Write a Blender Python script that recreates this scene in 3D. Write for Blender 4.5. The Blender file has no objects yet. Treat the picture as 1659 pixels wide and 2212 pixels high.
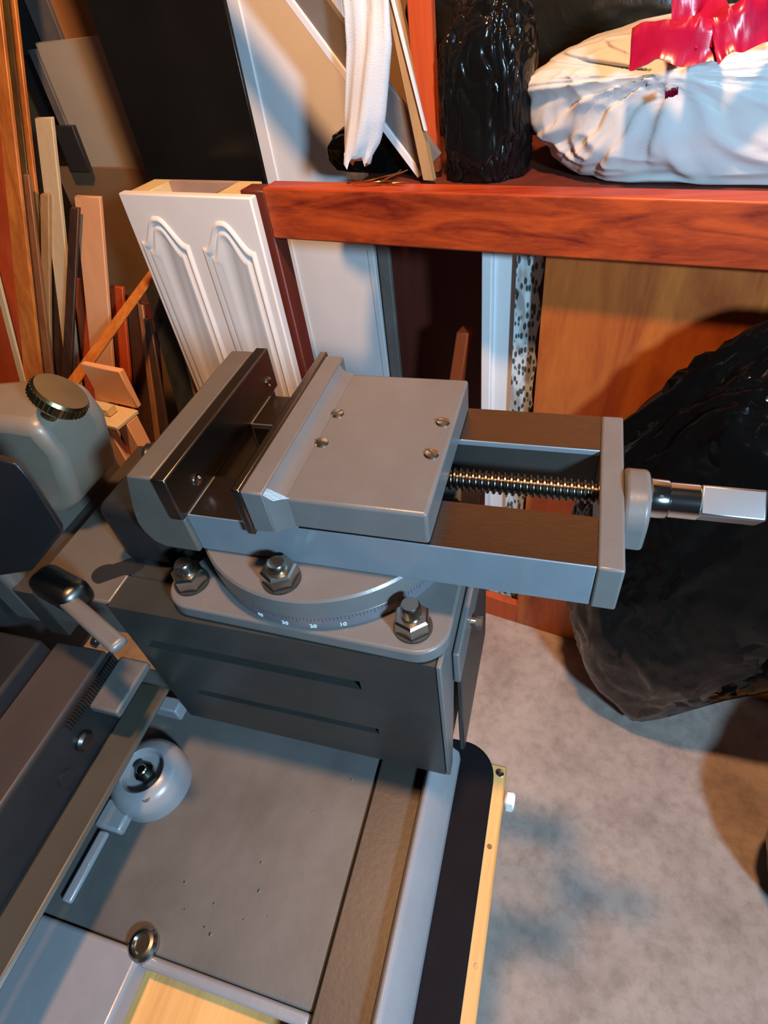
import bpy, bmesh, math, random
from mathutils import Vector, Matrix, noise

# ------------------------------------------------------------------ camera, world, lights, exposure
SC = bpy.context.scene
COL = SC.collection
ZV = 1.04                      # height of the vise rails above the floor
FPX = 1245.98                  # focal length in pixels of the 1659 px wide frame
cd = bpy.data.cameras.new('camera'); cam = bpy.data.objects.new('camera', cd); COL.objects.link(cam)
cd.sensor_fit = 'HORIZONTAL'; cd.sensor_width = 36.0; cd.lens = 36.0 * FPX / 1659.0
cd.clip_start = 0.02; cd.clip_end = 50
RT = Vector((0.9574017, 0.2652031, -0.1142339)); DN = Vector((0.1106184, -0.7022664, -0.7032677)); FW = Vector((-0.2667314, 0.6606733, -0.7016874))
m = Matrix.Identity(4)
for i in range(3):
    m[i][0] = RT[i]; m[i][1] = -DN[i]; m[i][2] = -FW[i]
m[0][3], m[1][3], m[2][3] = -0.03128, -0.21952, 0.25762 + ZV
cam.matrix_world = m
SC.camera = cam

W = bpy.data.worlds.new('world'); SC.world = W; W.use_nodes = True
W.node_tree.nodes['Background'].inputs[0].default_value = (0.34, 0.44, 0.55, 1)
W.node_tree.nodes['Background'].inputs[1].default_value = 0.07

def area(name, loc, target, size, energy, color):
    l = bpy.data.lights.new(name, 'AREA'); l.shape = 'DISK'; l.size = size; l.energy = energy; l.color = color
    o = bpy.data.objects.new(name, l); COL.objects.link(o); o.location = loc
    o.rotation_euler = (Vector(target) - Vector(loc)).to_track_quat('-Z', 'Y').to_euler()
    return o
area('warm_lamp', (-0.10, 0.04, 2.40), (-0.40, 0.85, 1.45), 0.12, 66, (1.0, 0.52, 0.24))
area('cool_lamp', (0.52, -0.54, 1.45), (-0.2, 0.25, 0.9), 0.12, 39, (0.43, 0.73, 1.0))
SC.view_settings.view_transform = 'Standard'; SC.view_settings.look = 'None'
SC.view_settings.gamma = 1.0; SC.view_settings.exposure = -0.68
SC.view_settings.use_curve_mapping = False

# ------------------------------------------------------------------ materials
def nodes(name):
    mt = bpy.data.materials.new(name); mt.use_nodes = True
    nt = mt.node_tree; b = nt.nodes['Principled BSDF']
    return mt, nt, b
def texco(nt, scale=(1, 1, 1), rot=(0, 0, 0)):
    tc = nt.nodes.new('ShaderNodeTexCoord'); mp = nt.nodes.new('ShaderNodeMapping')
    mp.inputs['Scale'].default_value = scale; mp.inputs['Rotation'].default_value = rot
    nt.links.new(tc.outputs['Object'], mp.inputs['Vector']); return mp.outputs['Vector']
def noise_n(nt, vec, scale, detail=4, rough=0.55, dist=0.0):
    n = nt.nodes.new('ShaderNodeTexNoise'); n.inputs['Scale'].default_value = scale
    n.inputs['Detail'].default_value = detail; n.inputs['Roughness'].default_value = rough; n.inputs['Distortion'].default_value = dist
    nt.links.new(vec, n.inputs['Vector']); return n.outputs['Fac']
def ramp(nt, fac, stops):
    r = nt.nodes.new('ShaderNodeValToRGB'); e = r.color_ramp.elements
    while len(e) < len(stops): e.new(0.5)
    for k, (p, c) in enumerate(stops):
        e[k].position = p; e[k].color = (c[0], c[1], c[2], 1)
    nt.links.new(fac, r.inputs['Fac']); return r.outputs['Color']
def bump(nt, b, h, strength, dist=0.002):
    n = nt.nodes.new('ShaderNodeBump'); n.inputs['Strength'].default_value = strength; n.inputs['Distance'].default_value = dist
    nt.links.new(h, n.inputs['Height']); nt.links.new(n.outputs['Normal'], b.inputs['Normal'])
def plain(name, c, rough=0.5, metal=0.0, var=0.12, scale=30, bmp=0.0, coat=0.0, bscale=200, spec=0.5):
    mt, nt, b = nodes(name)
    v = texco(nt); f = noise_n(nt, v, scale, 5)
    lo = [x * (1 - var) for x in c]; hi = [min(1, x * (1 + var)) for x in c]
    nt.links.new(ramp(nt, f, [(0.3, lo), (0.7, hi)]), b.inputs['Base Color'])
    b.inputs['Roughness'].default_value = rough; b.inputs['Metallic'].default_value = metal; b.inputs['Coat Weight'].default_value = coat; b.inputs['Specular IOR Level'].default_value = spec
    if bmp: bump(nt, b, noise_n(nt, v, bscale, 3), bmp)
    return mt
def wood(name, c1, c2, axis='z', scale=14, rough=0.5, coat=0.0, stretch=0.06, streak=0.6):
    mt, nt, b = nodes(name)
    s = [1, 1, 1]; s['xyz'.index(axis)] = stretch
    v = texco(nt, tuple(s))
    f1 = noise_n(nt, v, scale, 6, 0.6, 1.2); f2 = noise_n(nt, v, scale * 6, 4, 0.7)
    mx = nt.nodes.new('ShaderNodeMath'); mx.operation = 'MULTIPLY_ADD'; mx.inputs[1].default_value = 1 - streak * 0.5
    nt.links.new(f1, mx.inputs[0])
    m2 = nt.nodes.new('ShaderNodeMath'); m2.operation = 'MULTIPLY'; m2.inputs[1].default_value = streak * 0.5
    nt.links.new(f2, m2.inputs[0]); nt.links.new(m2.outputs[0], mx.inputs[2])
    nt.links.new(ramp(nt, mx.outputs[0], [(0.34, c1), (0.62, c2)]), b.inputs['Base Color'])
    b.inputs['Roughness'].default_value = rough; b.inputs['Coat Weight'].default_value = coat; b.inputs['Coat Roughness'].default_value = 0.25
    bump(nt, b, f2, 0.15, 0.001)
    return mt
def steel(name, c, rough, brush=0.0):
    mt, nt, b = nodes(name)
    v = texco(nt, (6, 60, 60) if brush else (1, 1, 1)); f = noise_n(nt, v, 20, 4)
    nt.links.new(ramp(nt, f, [(0.3, [x * 0.8 for x in c]), (0.7, c)]), b.inputs['Base Color'])
    b.inputs['Metallic'].default_value = 1.0; b.inputs['Roughness'].default_value = rough
    if brush: bump(nt, b, f, brush, 0.0005)
    return mt
def film(name, c, rough, strength, scale, spec=0.5):
    mt, nt, b = nodes(name)
    v = texco(nt, (1, 1, 0.55), (0.3, 0.5, 0.2))
    f = noise_n(nt, v, scale, 5, 0.6, 1.5)
    a = nt.nodes.new('ShaderNodeMath'); a.operation = 'SUBTRACT'; a.inputs[1].default_value = 0.5; nt.links.new(f, a.inputs[0])
    ab = nt.nodes.new('ShaderNodeMath'); ab.operation = 'ABSOLUTE'; nt.links.new(a.outputs[0], ab.inputs[0])
    b.inputs['Base Color'].default_value = (*c, 1); b.inputs['Roughness'].default_value = rough
    b.inputs['Specular IOR Level'].default_value = spec
    bump(nt, b, ab.outputs[0], strength, 0.012)
    return mt

def crinkle(name, c, rough, k, scale, spec=0.5):     # crumpled plastic film: flat facets with tilted normals
    mt, nt, b = nodes(name)
    v = texco(nt, (1, 1, 0.6), (0.3, 0.5, 0.2))
    dn = nt.nodes.new('ShaderNodeTexNoise'); dn.inputs['Scale'].default_value = scale * 0.5; nt.links.new(v, dn.inputs['Vector'])
    mxv = nt.nodes.new('ShaderNodeVectorMath'); mxv.operation = 'MULTIPLY_ADD'; mxv.inputs[1].default_value = (0.10, 0.10, 0.10)
    nt.links.new(dn.outputs['Color'], mxv.inputs[0]); nt.links.new(v, mxv.inputs[2])
    vo = nt.nodes.new('ShaderNodeTexVoronoi'); vo.inputs['Scale'].default_value = scale; nt.links.new(mxv.outputs[0], vo.inputs['Vector'])
    sb = nt.nodes.new('ShaderNodeVectorMath'); sb.operation = 'SUBTRACT'; sb.inputs[1].default_value = (0.5, 0.5, 0.5); nt.links.new(vo.outputs['Color'], sb.inputs[0])
    ms = noise_n(nt, v, 5.0, 2); rp = nt.nodes.new('ShaderNodeMapRange'); rp.inputs[1].default_value = 0.50; rp.inputs[2].default_value = 0.66; rp.inputs[3].default_value = 0.10 * k; rp.inputs[4].default_value = k
    nt.links.new(ms, rp.inputs[0])
    sc_ = nt.nodes.new('ShaderNodeVectorMath'); sc_.operation = 'SCALE'; nt.links.new(sb.outputs[0], sc_.inputs[0]); nt.links.new(rp.outputs[0], sc_.inputs['Scale'])
    ge = nt.nodes.new('ShaderNodeNewGeometry'); ad = nt.nodes.new('ShaderNodeVectorMath'); nt.links.new(ge.outputs['Normal'], ad.inputs[0]); nt.links.new(sc_.outputs[0], ad.inputs[1])
    nm = nt.nodes.new('ShaderNodeVectorMath'); nm.operation = 'NORMALIZE'; nt.links.new(ad.outputs[0], nm.inputs[0]); nt.links.new(nm.outputs[0], b.inputs['Normal'])
    b.inputs['Base Color'].default_value = (*c, 1); b.inputs['Roughness'].default_value = rough; b.inputs['Specular IOR Level'].default_value = spec
    return mt

M = {}
M['paint'] = plain('machine_paint', (0.116, 0.107, 0.102), 0.34, 0, 0.06, 40, 0.05, 0.05, 500, 0.4)
M['paintworn'] = plain('machine_paint_worn', (0.085, 0.079, 0.074), 0.50, 0, 0.22, 14, 0.12, 0.0, 60)
M['ground'] = steel('ground_steel', (0.26, 0.225, 0.205), 0.24, 0.08)
M['darksteel'] = steel('dark_steel', (0.13, 0.125, 0.12), 0.33)
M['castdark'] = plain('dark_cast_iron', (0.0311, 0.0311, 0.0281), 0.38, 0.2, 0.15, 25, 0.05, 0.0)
M['jaw'] = steel('jaw_steel', (0.17, 0.155, 0.14), 0.30)
M['chrome'] = steel('bright_steel', (0.80, 0.79, 0.78), 0.10)
M['chromeflat'] = steel('milled_steel', (0.78, 0.78, 0.80), 0.28)
M['zinc'] = steel('zinc_plate', (0.50, 0.49, 0.44), 0.22)
M['brass'] = steel('aged_brass', (0.30, 0.24, 0.13), 0.28)
M['thread'] = steel('oiled_thread', (0.20, 0.175, 0.15), 0.25)
M['scale'] = plain('satin_ring', (0.2220, 0.2220, 0.2442), 0.30, 0.6, 0.05)
M['paintlight'] = plain('light_grey_paint', (0.225, 0.215, 0.222), 0.30, 0, 0.05, 40, 0.08, 0.15, 120)
M['tanpaint'] = plain('aged_grey_paint', (0.0851, 0.0725, 0.0592), 0.42, 0, 0.08, 30, 0.05, 0.1, 400)
M['railpaint_coollit'] = plain('vise_body_cool_lit', (0.1368, 0.1533, 0.1699), 0.32, 0, 0.05, 40, 0.04, 0.15, 500)  # vise grey tinted blue: cool light on the front faces put into the colour
M['feedrail'] = plain('brown_feed_rail', (0.0518, 0.0400, 0.0370), 0.42, 0.2, 0.15, 12)
M['olive'] = plain('olive_bar', (0.0555, 0.0481, 0.0370), 0.42, 0.2, 0.12, 10)
M['washer'] = plain('oily_washer', (0.03, 0.027, 0.025), 0.4, 0.3)
M['headpaint'] = plain('tool_head_paint', (0.165, 0.130, 0.098), 0.40, 0, 0.08, 30, 0.05, 0.1, 400)
M['ink'] = plain('engraved_ink', (0.03, 0.03, 0.035), 0.6)
M['white_ink'] = plain('bright_engraving', (0.85, 0.87, 0.9), 0.35)
M['black'] = plain('black_enamel', (0.012, 0.012, 0.013), 0.40)
M['blackmat'] = plain('black_rubber', (0.006, 0.004, 0.005), 0.75, 0, 0.25, 20, 0.1, 0, 200, 0.12)
M['rubberedge'] = plain('rubber_edge', (0.05, 0.055, 0.06), 0.6)
M['groove'] = plain('oily_channel', (0.0407, 0.0311, 0.0259), 0.45, 0.1, 0.3, 9, 0.08, 0.1)
M['board'] = wood('pine_board', (0.52, 0.24, 0.07), (0.72, 0.37, 0.12), 'y', 30, 0.6)
M['rail'] = wood('red_stained_rail', (0.16, 0.012, 0.004), (0.52, 0.072, 0.011), 'x', 30, 0.45, 0.12, 0.045, 0.45)
M['ply'] = wood('orange_plywood', (0.30, 0.050, 0.008), (0.58, 0.145, 0.022), 'z', 11, 0.5, 0.15, 0.16, 0.4)
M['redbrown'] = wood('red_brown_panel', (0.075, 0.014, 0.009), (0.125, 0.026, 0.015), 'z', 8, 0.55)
M['redwood'] = wood('red_wood', (0.42, 0.055, 0.012), (0.60, 0.095, 0.020), 'z', 12, 0.5)
M['postred'] = wood('dark_red_post', (0.10, 0.016, 0.010), (0.16, 0.030, 0.017), 'z', 10, 0.5)
M['cream'] = plain('cream_laminate', (0.86, 0.82, 0.78), 0.42, 0, 0.03, 6)
M['yellowed'] = plain('yellowed_edge', (0.72, 0.55, 0.28), 0.5, 0, 0.1, 10)
M['cardboard'] = plain('pinkish_fibreboard', (0.40, 0.27, 0.20), 0.7, 0, 0.1)
M['whitepanel'] = plain('white_melamine', (0.78, 0.78, 0.79), 0.45, 0, 0.06, 5)
M['blackpanel'] = plain('black_gloss_panel', (0.010, 0.009, 0.008), 0.20, 0, 0.3, 4, 0.03, 0.0, 12, 0.2)
M['beige'] = plain('beige_board', (0.50, 0.42, 0.31), 0.65, 0, 0.10, 5)
M['brownpanel'] = plain('brown_hardboard', (0.27, 0.155, 0.075), 0.6, 0, 0.12, 6)
M['charcoal'] = plain('charcoal_board', (0.030, 0.028, 0.027), 0.5, 0, 0.3, 6)
M['greystrip'] = plain('grey_weathered', (0.16, 0.14, 0.125), 0.6, 0, 0.2, 12)
M['palewood'] = wood('pale_poplar', (0.62, 0.47, 0.27), (0.74, 0.60, 0.38), 'z', 16, 0.6)
M['peach'] = wood('peach_wood', (0.74, 0.36, 0.17), (0.84, 0.44, 0.23), 'z', 10, 0.6)
M['orangewood'] = wood('orange_wood', (0.46, 0.12, 0.018), (0.80, 0.28, 0.05), 'z', 18, 0.38, 0.3)
M['brownwood'] = wood('brown_wood', (0.23, 0.09, 0.035), (0.36, 0.16, 0.065), 'z', 20, 0.45, 0.2)
M['tanwood'] = wood('tan_wood', (0.38, 0.22, 0.09), (0.50, 0.31, 0.14), 'z', 20, 0.5)
M['darkwood'] = wood('dark_walnut', (0.045, 0.020, 0.013), (0.085, 0.042, 0.027), 'z', 16, 0.4, 0.2)
M['greenblack'] = wood('green_black_board', (0.016, 0.020, 0.018), (0.05, 0.052, 0.042), 'z', 10, 0.45)
M['wire'] = steel('copper_wire', (0.55, 0.36, 0.14), 0.25)
M['cloth'] = plain('white_cotton', (0.80, 0.77, 0.76), 0.85, 0, 0.06, 14, 0.3, 0, 700)
M['blackbag'] = crinkle('black_bin_bag', (0.003, 0.003, 0.003), 0.13, 0.85, 36, 0.16)
M['blackbag3'] = film('black_bag_smooth', (0.005, 0.005, 0.005), 0.20, 0.14, 8, 0.35)
M['blackbag2'] = film('black_bag_olive', (0.016, 0.015, 0.011), 0.30, 0.35, 9)
M['whitebag'] = film('white_bin_bag', (0.66, 0.655, 0.64), 0.30, 0.07, 9)
M['redtie'] = plain('red_drawstring', (0.38, 0.005, 0.040), 0.30, 0, 0.12, 25, 0.15, 0.3, 60)
# concrete floor
mt, nt, b = nodes('concrete')
v = texco(nt); f1 = noise_n(nt, v, 7, 6, 0.62, 0.4); f2 = noise_n(nt, v, 45, 5, 0.7)
c1 = ramp(nt, f1, [(0.30, (0.35, 0.275, 0.235)), (0.52, (0.49, 0.395, 0.34)), (0.72, (0.58, 0.47, 0.41))])
c2 = ramp(nt, f2, [(0.32, (0.74, 0.72, 0.70)), (0.55, (1, 1, 1))])
mx = nt.nodes.new('ShaderNodeMix'); mx.data_type = 'RGBA'; mx.blend_type = 'MULTIPLY'; mx.inputs[0].default_value = 0.8
nt.links.new(c1, mx.inputs[6]); nt.links.new(c2, mx.inputs[7]); nt.links.new(mx.outputs[2], b.inputs['Base Color'])
b.inputs['Roughness'].default_value = 0.75; bump(nt, b, f2, 0.2, 0.003); M['concrete'] = mt
# pebble print sheet
mt, nt, b = nodes('pebble_print')
v = texco(nt, (1, 1, 0.42)); vo = nt.nodes.new('ShaderNodeTexVoronoi'); vo.inputs['Scale'].default_value = 150
dn = nt.nodes.new('ShaderNodeTexNoise'); dn.inputs['Scale'].default_value = 40
nt.links.new(v, dn.inputs['Vector']); nt.links.new(v, vo.inputs['Vector'])
r1 = ramp(nt, vo.outputs['Distance'], [(0.34, (0.07, 0.085, 0.085)), (0.47, (0.66, 0.73, 0.74))])
r2 = ramp(nt, dn.outputs['Fac'], [(0.46, (1, 1, 1)), (0.60, (0.34, 0.22, 0.18))])
mx = nt.nodes.new('ShaderNodeMix'); mx.data_type = 'RGBA'; mx.blend_type = 'MULTIPLY'; mx.inputs[0].default_value = 0.7
nt.links.new(r1, mx.inputs[6]); nt.links.new(r2, mx.inputs[7]); nt.links.new(mx.outputs[2], b.inputs['Base Color'])
b.inputs['Roughness'].default_value = 0.45; M['pebble'] = mt

# ------------------------------------------------------------------ helpers
def rootloc(o):
    while o.parent: o = o.parent
    return o.location.copy()
class MB:
    def __init__(s): s.v = []; s.f = []
    def add(s, vs, fs):
        k = len(s.v); s.v += [Vector(p) for p in vs]; s.f += [tuple(i + k for i in f) for f in fs]; return s
    def hexa(s, p):            # eight corners: bottom ring then top ring
        return s.add(p, [(3, 2, 1, 0), (4, 5, 6, 7), (0, 1, 5, 4), (1, 2, 6, 5), (2, 3, 7, 6), (3, 0, 4, 7)])
    def box(s, x0, x1, y0, y1, z0, z1, fn=None):
        p = [(x0, y0, z0), (x1, y0, z0), (x1, y1, z0), (x0, y1, z0), (x0, y0, z1), (x1, y0, z1), (x1, y1, z1), (x0, y1, z1)]
        return s.hexa([fn(*q) for q in p] if fn else p)
    def prism(s, poly, fn0, fn1):   # poly of 2-tuples, fn maps to 3-D
        n = len(poly); a = [fn0(*q) for q in poly]; b = [fn1(*q) for q in poly]
        return s.add(a + b, [tuple(reversed(range(n))), tuple(range(n, 2 * n))] + [(i, (i + 1) % n, n + (i + 1) % n, n + i) for i in range(n)])
    def lathe(s, prof, c, axis=(0, 0, 1), n=40, rot=0.0, cap=True):   # prof: (r, h)
        ax = Vector(axis).normalized(); t = Vector((0, 1, 0)) if abs(ax.y) < 0.9 else Vector((1, 0, 0))
        e1 = ax.cross(t).normalized(); e2 = ax.cross(e1)
        c = Vector(c); vs = []; fs = []
        for r, h in prof:
            for i in range(n):
                a = 2 * math.pi * i / n + rot
                vs.append(c + ax * h + (e1 * math.cos(a) + e2 * math.sin(a)) * r)
        for j in range(len(prof) - 1):
            for i in range(n):
                fs.append((j * n + i, j * n + (i + 1) % n, (j + 1) * n + (i + 1) % n, (j + 1) * n + i))
        if cap:
            fs.append(tuple(reversed(range(n)))); fs.append(tuple(range((len(prof) - 1) * n, len(prof) * n)))
        return s.add(vs, fs)
    def tube(s, pts, r, n=8):
        pts = [Vector(p) for p in pts]; vs = []; fs = []
        up = Vector((0.13, 0.21, 0.97))
        for k, p in enumerate(pts):
            d = (pts[min(k + 1, len(pts) - 1)] - pts[max(k - 1, 0)]).normalized()
            e1 = d.cross(up).normalized(); e2 = d.cross(e1)
            for i in range(n):
                a = 2 * math.pi * i / n; vs.append(p + (e1 * math.cos(a) + e2 * math.sin(a)) * r)
        for j in range(len(pts) - 1):
            for i in range(n):
                fs.append((j * n + i, j * n + (i + 1) % n, (j + 1) * n + (i + 1) % n, (j + 1) * n + i))
        fs.append(tuple(reversed(range(n)))); fs.append(tuple(range((len(pts) - 1) * n, len(pts) * n)))
        return s.add(vs, fs)
    def build(s, name, mat, parent=None, bevel=0.0, seg=2, angle=35, label=None):
        me = bpy.data.meshes.new(name)
        if parent: off = rootloc(parent)
        else:
            xs = [p.x for p in s.v]; ys = [p.y for p in s.v]; zs = [p.z for p in s.v]
            off = Vector(((min(xs) + max(xs)) / 2, (min(ys) + max(ys)) / 2, min(zs)))
        me.from_pydata([p - off for p in s.v], [], s.f)
        bm = bmesh.new(); bm.from_mesh(me); bmesh.ops.recalc_face_normals(bm, faces=bm.faces); bm.to_mesh(me); bm.free()
        me.materials.append(M[mat]); me.shade_smooth(); me.set_sharp_from_angle(angle=math.radians(angle))
        o = bpy.data.objects.new(name, me); COL.objects.link(o)
        if parent: o.parent = parent
        else: o.location = off
        if bevel:
            bv = o.modifiers.new('bevel', 'BEVEL'); bv.width = bevel; bv.segments = seg; bv.limit_method = 'ANGLE'; bv.angle_limit = math.radians(40)
        if label: o['label'] = label
        return o
def tag(o, label, cat, group=None):
    o['label'] = label; o['category'] = cat
    if group: o['group'] = group
    return o
def struct(o): o['kind'] = 'structure'; return o
def thing(name, label, cat, loc, group=None):
    o = bpy.data.objects.new(name, None); COL.objects.link(o); o.location = loc; o.empty_display_size = 0.05
    return tag(o, label, cat, group)
def V(u, v, z): return Vector((u, v, z + ZV))          # machine frame: z measured from the vise rails
AZ = math.radians(-10.5); SD = Vector((math.cos(AZ), math.sin(AZ), 0)); DD = Vector((-math.sin(AZ), math.cos(AZ), 0))
BO = Vector((-0.08888, 0.66670, 0))
def K(s, d, z): return BO + SD * s + DD * d + Vector((0, 0, z))   # bench frame: along the bench, depth behind its front, height
def bbox(s0, s1, d0, d1, z0, z1): return MB().box(s0, s1, d0, d1, z0, z1, K)
def vbox(u0, u1, v0, v1, z0, z1): return MB().box(u0, u1, v0, v1, z0, z1, V)
def arc(cx, cy, r, a0, a1, n):
    return [(cx + r * math.cos(math.radians(a0 + (a1 - a0) * i / n)), cy + r * math.sin(math.radians(a0 + (a1 - a0) * i / n))) for i in range(n + 1)]

# ------------------------------------------------------------------ the setting
struct(MB().box(-4.5, 3.5, -2.6, 3.2, -0.05, 0.0).build('floor', 'concrete'))
struct(bbox(-3.6, 3.0, 0.62, 0.70, 0, 2.7).build('wall_back', 'brownpanel'))

# ------------------------------------------------------------------ workbench rail, plywood front, shelf
bench = thing('storage_bench', 'red-stained wooden storage bench with orange plywood side behind the vise', 'bench', K(0, 0.02, 0))
bbox(-0.436, 1.0, -0.04, -0.002, 0.957, 1.036).build('front_rail', 'rail', bench, 0.003, 2, label='red-stained wooden rail with dark grain')
bbox(0.018, 1.0, 0.0, 0.018, 0.0, 0.957).build('plywood_side', 'ply', bench, 0.001, 1, label='orange plywood panel with swirling grain')
bbox(-0.10, 0.018, 0.0, 0.018, 0.0, 0.075).build('toe_board', 'redwood', bench, 0.001, 1)
bbox(-0.30, 1.0, 0.002, 0.30, 1.005, 1.024).build('shelf', 'redbrown', bench, 0.001, 1)
bbox(-0.486, -0.437, -0.036, 0.0, 0.0, 1.03).build('post', 'postred', bench, 0.002, 1, label='dark red post at the end of the rail')
bbox(0.94, 0.98, 0.20, 0.29, 0.0, 1.005).build('rear_leg', 'postred', bench, 0.002, 1)

def slab(name, label, cat, mat, s0, s1, d_top, d_bot, z0, z1, t, group=None, bevel=0.0015, lean=0.0):
    mb = MB()
    p = []
    for (z, d, sh) in ((z0, d_bot, 0), (z1, d_top, lean)):
        p += [K(s0 + sh, d, z), K(s1 + sh, d, z), K(s1 + sh, d + t, z), K(s0 + sh, d + t, z)]
    o = mb.hexa(p).build(name, mat, None, bevel, 1)
    return tag(o, label, cat, group)
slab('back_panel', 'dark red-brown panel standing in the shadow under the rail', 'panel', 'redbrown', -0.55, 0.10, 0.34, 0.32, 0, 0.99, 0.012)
slab('gloss_board', 'tall glossy black panel standing behind the cream cabinet door', 'panel', 'blackpanel', -0.838, -0.541, 0.115, 0.10, 0, 1.9, 0.008)
wp = thing('melamine_board', 'large white melamine board standing behind the red rail', 'panel', K(-0.49, 0.20, 0))
bbox(-0.577, -0.396, 0.200, 0.216, 0, 1.85).build('sheet', 'whitepanel', wp, 0.001, 1)
bbox(-0.612, -0.5775, 0.196, 0.218, 0, 1.85).build('edge_strip', 'whitepanel', wp, 0.002, 1)
bbox(-0.3955, -0.380, 0.197, 0.218, 0, 1.85).build('edge_strip', 'whitepanel', wp, 0.002, 1)
slab('narrow_strip', 'narrow grey-brown wooden strip leaning beside the white board', 'strip', 'greystrip', -0.372, -0.346, 0.20, 0.18, 0, 0.90, 0.012)
mb = MB(); p = [K(-0.225, 0.10, 0.40), K(-0.195, 0.10, 0.40), K(-0.195, 0.13, 0.40), K(-0.225, 0.13, 0.40), K(-0.165, 0.10, 0.745), K(-0.14, 0.10, 0.745), K(-0.14, 0.13, 0.745), K(-0.165, 0.13, 0.745)]
for q in range(4): p[q] = p[q] + (p[q] - p[q + 4]) * (0.4 / 0.345)
tag(mb.hexa(p).build('chair_leg', 'redwood', None, 0.003, 2), 'bright red wooden leg leaning under the rail', 'wood')
slab('red_board', 'dark red board lying against the white door under the rail', 'board', 'postred', -0.14, -0.10, 0.16, 0.12, 0, 0.735, 0.02)

# white door with a moulded face, seen edge on, and a pebble printed sheet behind it
wd = thing('moulded_board', 'narrow white door standing upright under the rail beside the pebble sheet', 'door', K(-0.06, 0.06, 0))
bbox(-0.096, -0.078, 0.045, 0.08, 0, 0.99).build('stile', 'whitepanel', wd, 0.002, 1)
bbox(-0.078, -0.073, 0.052, 0.076, 0, 0.99).build('bead', 'whitepanel', wd, 0.002, 1)
bbox(-0.073, -0.034, 0.056, 0.074, 0, 0.99).build('panel', 'whitepanel', wd)
random.seed(4)
n = 46; L = []
for i in range(n + 1):
    z = 1.0 * i / n; L.append((0.004 + 0.004 * math.sin(i * 1.7) + random.uniform(-0.004, 0.004), z))
poly = [(-0.036, 0.0)] + L + [(-0.036, 1.0)]
tag(MB().prism(poly, lambda s, z: K(s, 0.040, z), lambda s, z: K(s, 0.043, z)).build('pebble_sheet', 'pebble'), 'torn sheet printed with grey pebbles beside the orange plywood', 'printed sheet')

# ------------------------------------------------------------------ cream cabinet door unit
cab = thing('cabinet_unit', 'cream cabinet unit with two arched raised panels standing beside the rail', 'cabinet', K(-0.59, -0.03, 0))
CS0, CS1, CZ = -0.742, -0.446, 1.028
cdoor = bbox(CS0, CS1, -0.062, -0.044, 0.0, CZ).build('door', 'cream', cab, 0.003, 2)
bbox(CS0 + 0.004, CS0 + 0.05, -0.044, 0.03, 0.0, CZ - 0.004).build('side_panel', 'yellowed', cab, 0.001, 1)
bbox(CS1 - 0.09, CS1 - 0.0415, -0.044, 0.03, 0.0, CZ - 0.004).build('side_panel', 'yellowed', cab, 0.001, 1)
bbox(CS0 + 0.05, CS1 - 0.09, 0.018, 0.03, 0.0, CZ - 0.004).build('back_board', 'cardboard', cab)
bbox(CS0 + 0.05, CS1 - 0.09, -0.044, 0.018, 0.0, CZ - 0.03).build('filler', 'cardboard', cab)
def arch_outline(s0, s1, ztop, zsh, inset):
    s0 += inset; s1 -= inset; w = s1 - s0; pts = []
    for i in range(25):
        t = i / 24; k = abs(2 * t - 1)                      # cathedral arch: ogee shoulders
        h = 0.5 + 0.5 * math.cos(math.pi * min(1, max(0, k - 0.08) * 1.15))
        pts.append((s0 + w * t, zsh + (ztop - zsh) * h - inset))
    return pts
def raised(s0, s1, ztop, zsh, zbot):
    rings = [(0.0, 0.0), (0.004, 0.0048), (0.008, 0.0052), (0.012, 0.0010), (0.015, 0.0008), (0.019, 0.0050), (0.024, 0.0046), (0.031, 0.0018)]
    vs = []; fs = []; n = 0
    for (ins, dy) in rings:
        pts = arch_outline(s0, s1, ztop, zsh, ins) + [(s1 - ins, zbot + ins), (s0 + ins, zbot + ins)]
        n = len(pts); vs += [K(a, -0.0621 - dy, c) for a, c in pts]
    for j in range(len(rings) - 1):
        for i in range(n): fs.append((j * n + i, j * n + (i + 1) % n, (j + 1) * n + (i + 1) % n, (j + 1) * n + i))
    fs.append(tuple(range((len(rings) - 1) * n, len(rings) * n)))
    return MB().add(vs, fs)
raised(-0.729, -0.611, 0.992, 0.945, 0.25).build('raised_panel', 'cream', cdoor, angle=60)
raised(-0.581, -0.463, 0.990, 0.942, 0.25).build('raised_panel', 'cream', cdoor, angle=60)

# ------------------------------------------------------------------ leaning timber on the left
def stick(name, label, cat, mat, a, b, c, d, t=0.012, floor=True, group=None, up=0.0):
    a, b, c, d = Vector(a), Vector(b), Vector(c), Vector(d)      # bench frame: top left, top right, lower left, lower right
    ct = (a + b) / 2; cl = (c + d) / 2; ax = (cl - ct)
    wt = max(0.006, (b.x - a.x)); wl = max(0.006, (d.x - c.x))
    ct = ct - ax.normalized() * up
    if floor:
        k = (cl.z) / max(1e-3, (ct.z - cl.z)); wf = max(0.006, wl + (wl - wt) * k * 0.3); cl = cl + (cl - ct) * k; wl = wf
        cl.z = 0.0
    mb = MB(); p = []
    for q, w in ((cl, wl), (ct, wt)):
        p += [K(q.x - w / 2, q.y, q.z), K(q.x + w / 2, q.y, q.z), K(q.x + w / 2, q.y + t, q.z), K(q.x - w / 2, q.y + t, q.z)]
    return tag(mb.hexa(p).build(name, mat, None, 0.0015, 1), label, cat, group)
slab('orange_board', 'orange-brown board standing furthest back at the top left', 'board', 'peach', -1.600, -1.050, 0.58, 0.57, 0, 1.75, 0.012)
slab('charcoal_board', 'wide charcoal board hanging down at the top left behind the orange trim', 'board', 'charcoal', -1.620, -1.489, 0.52, 0.51, 0, 1.7, 0.02)
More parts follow.
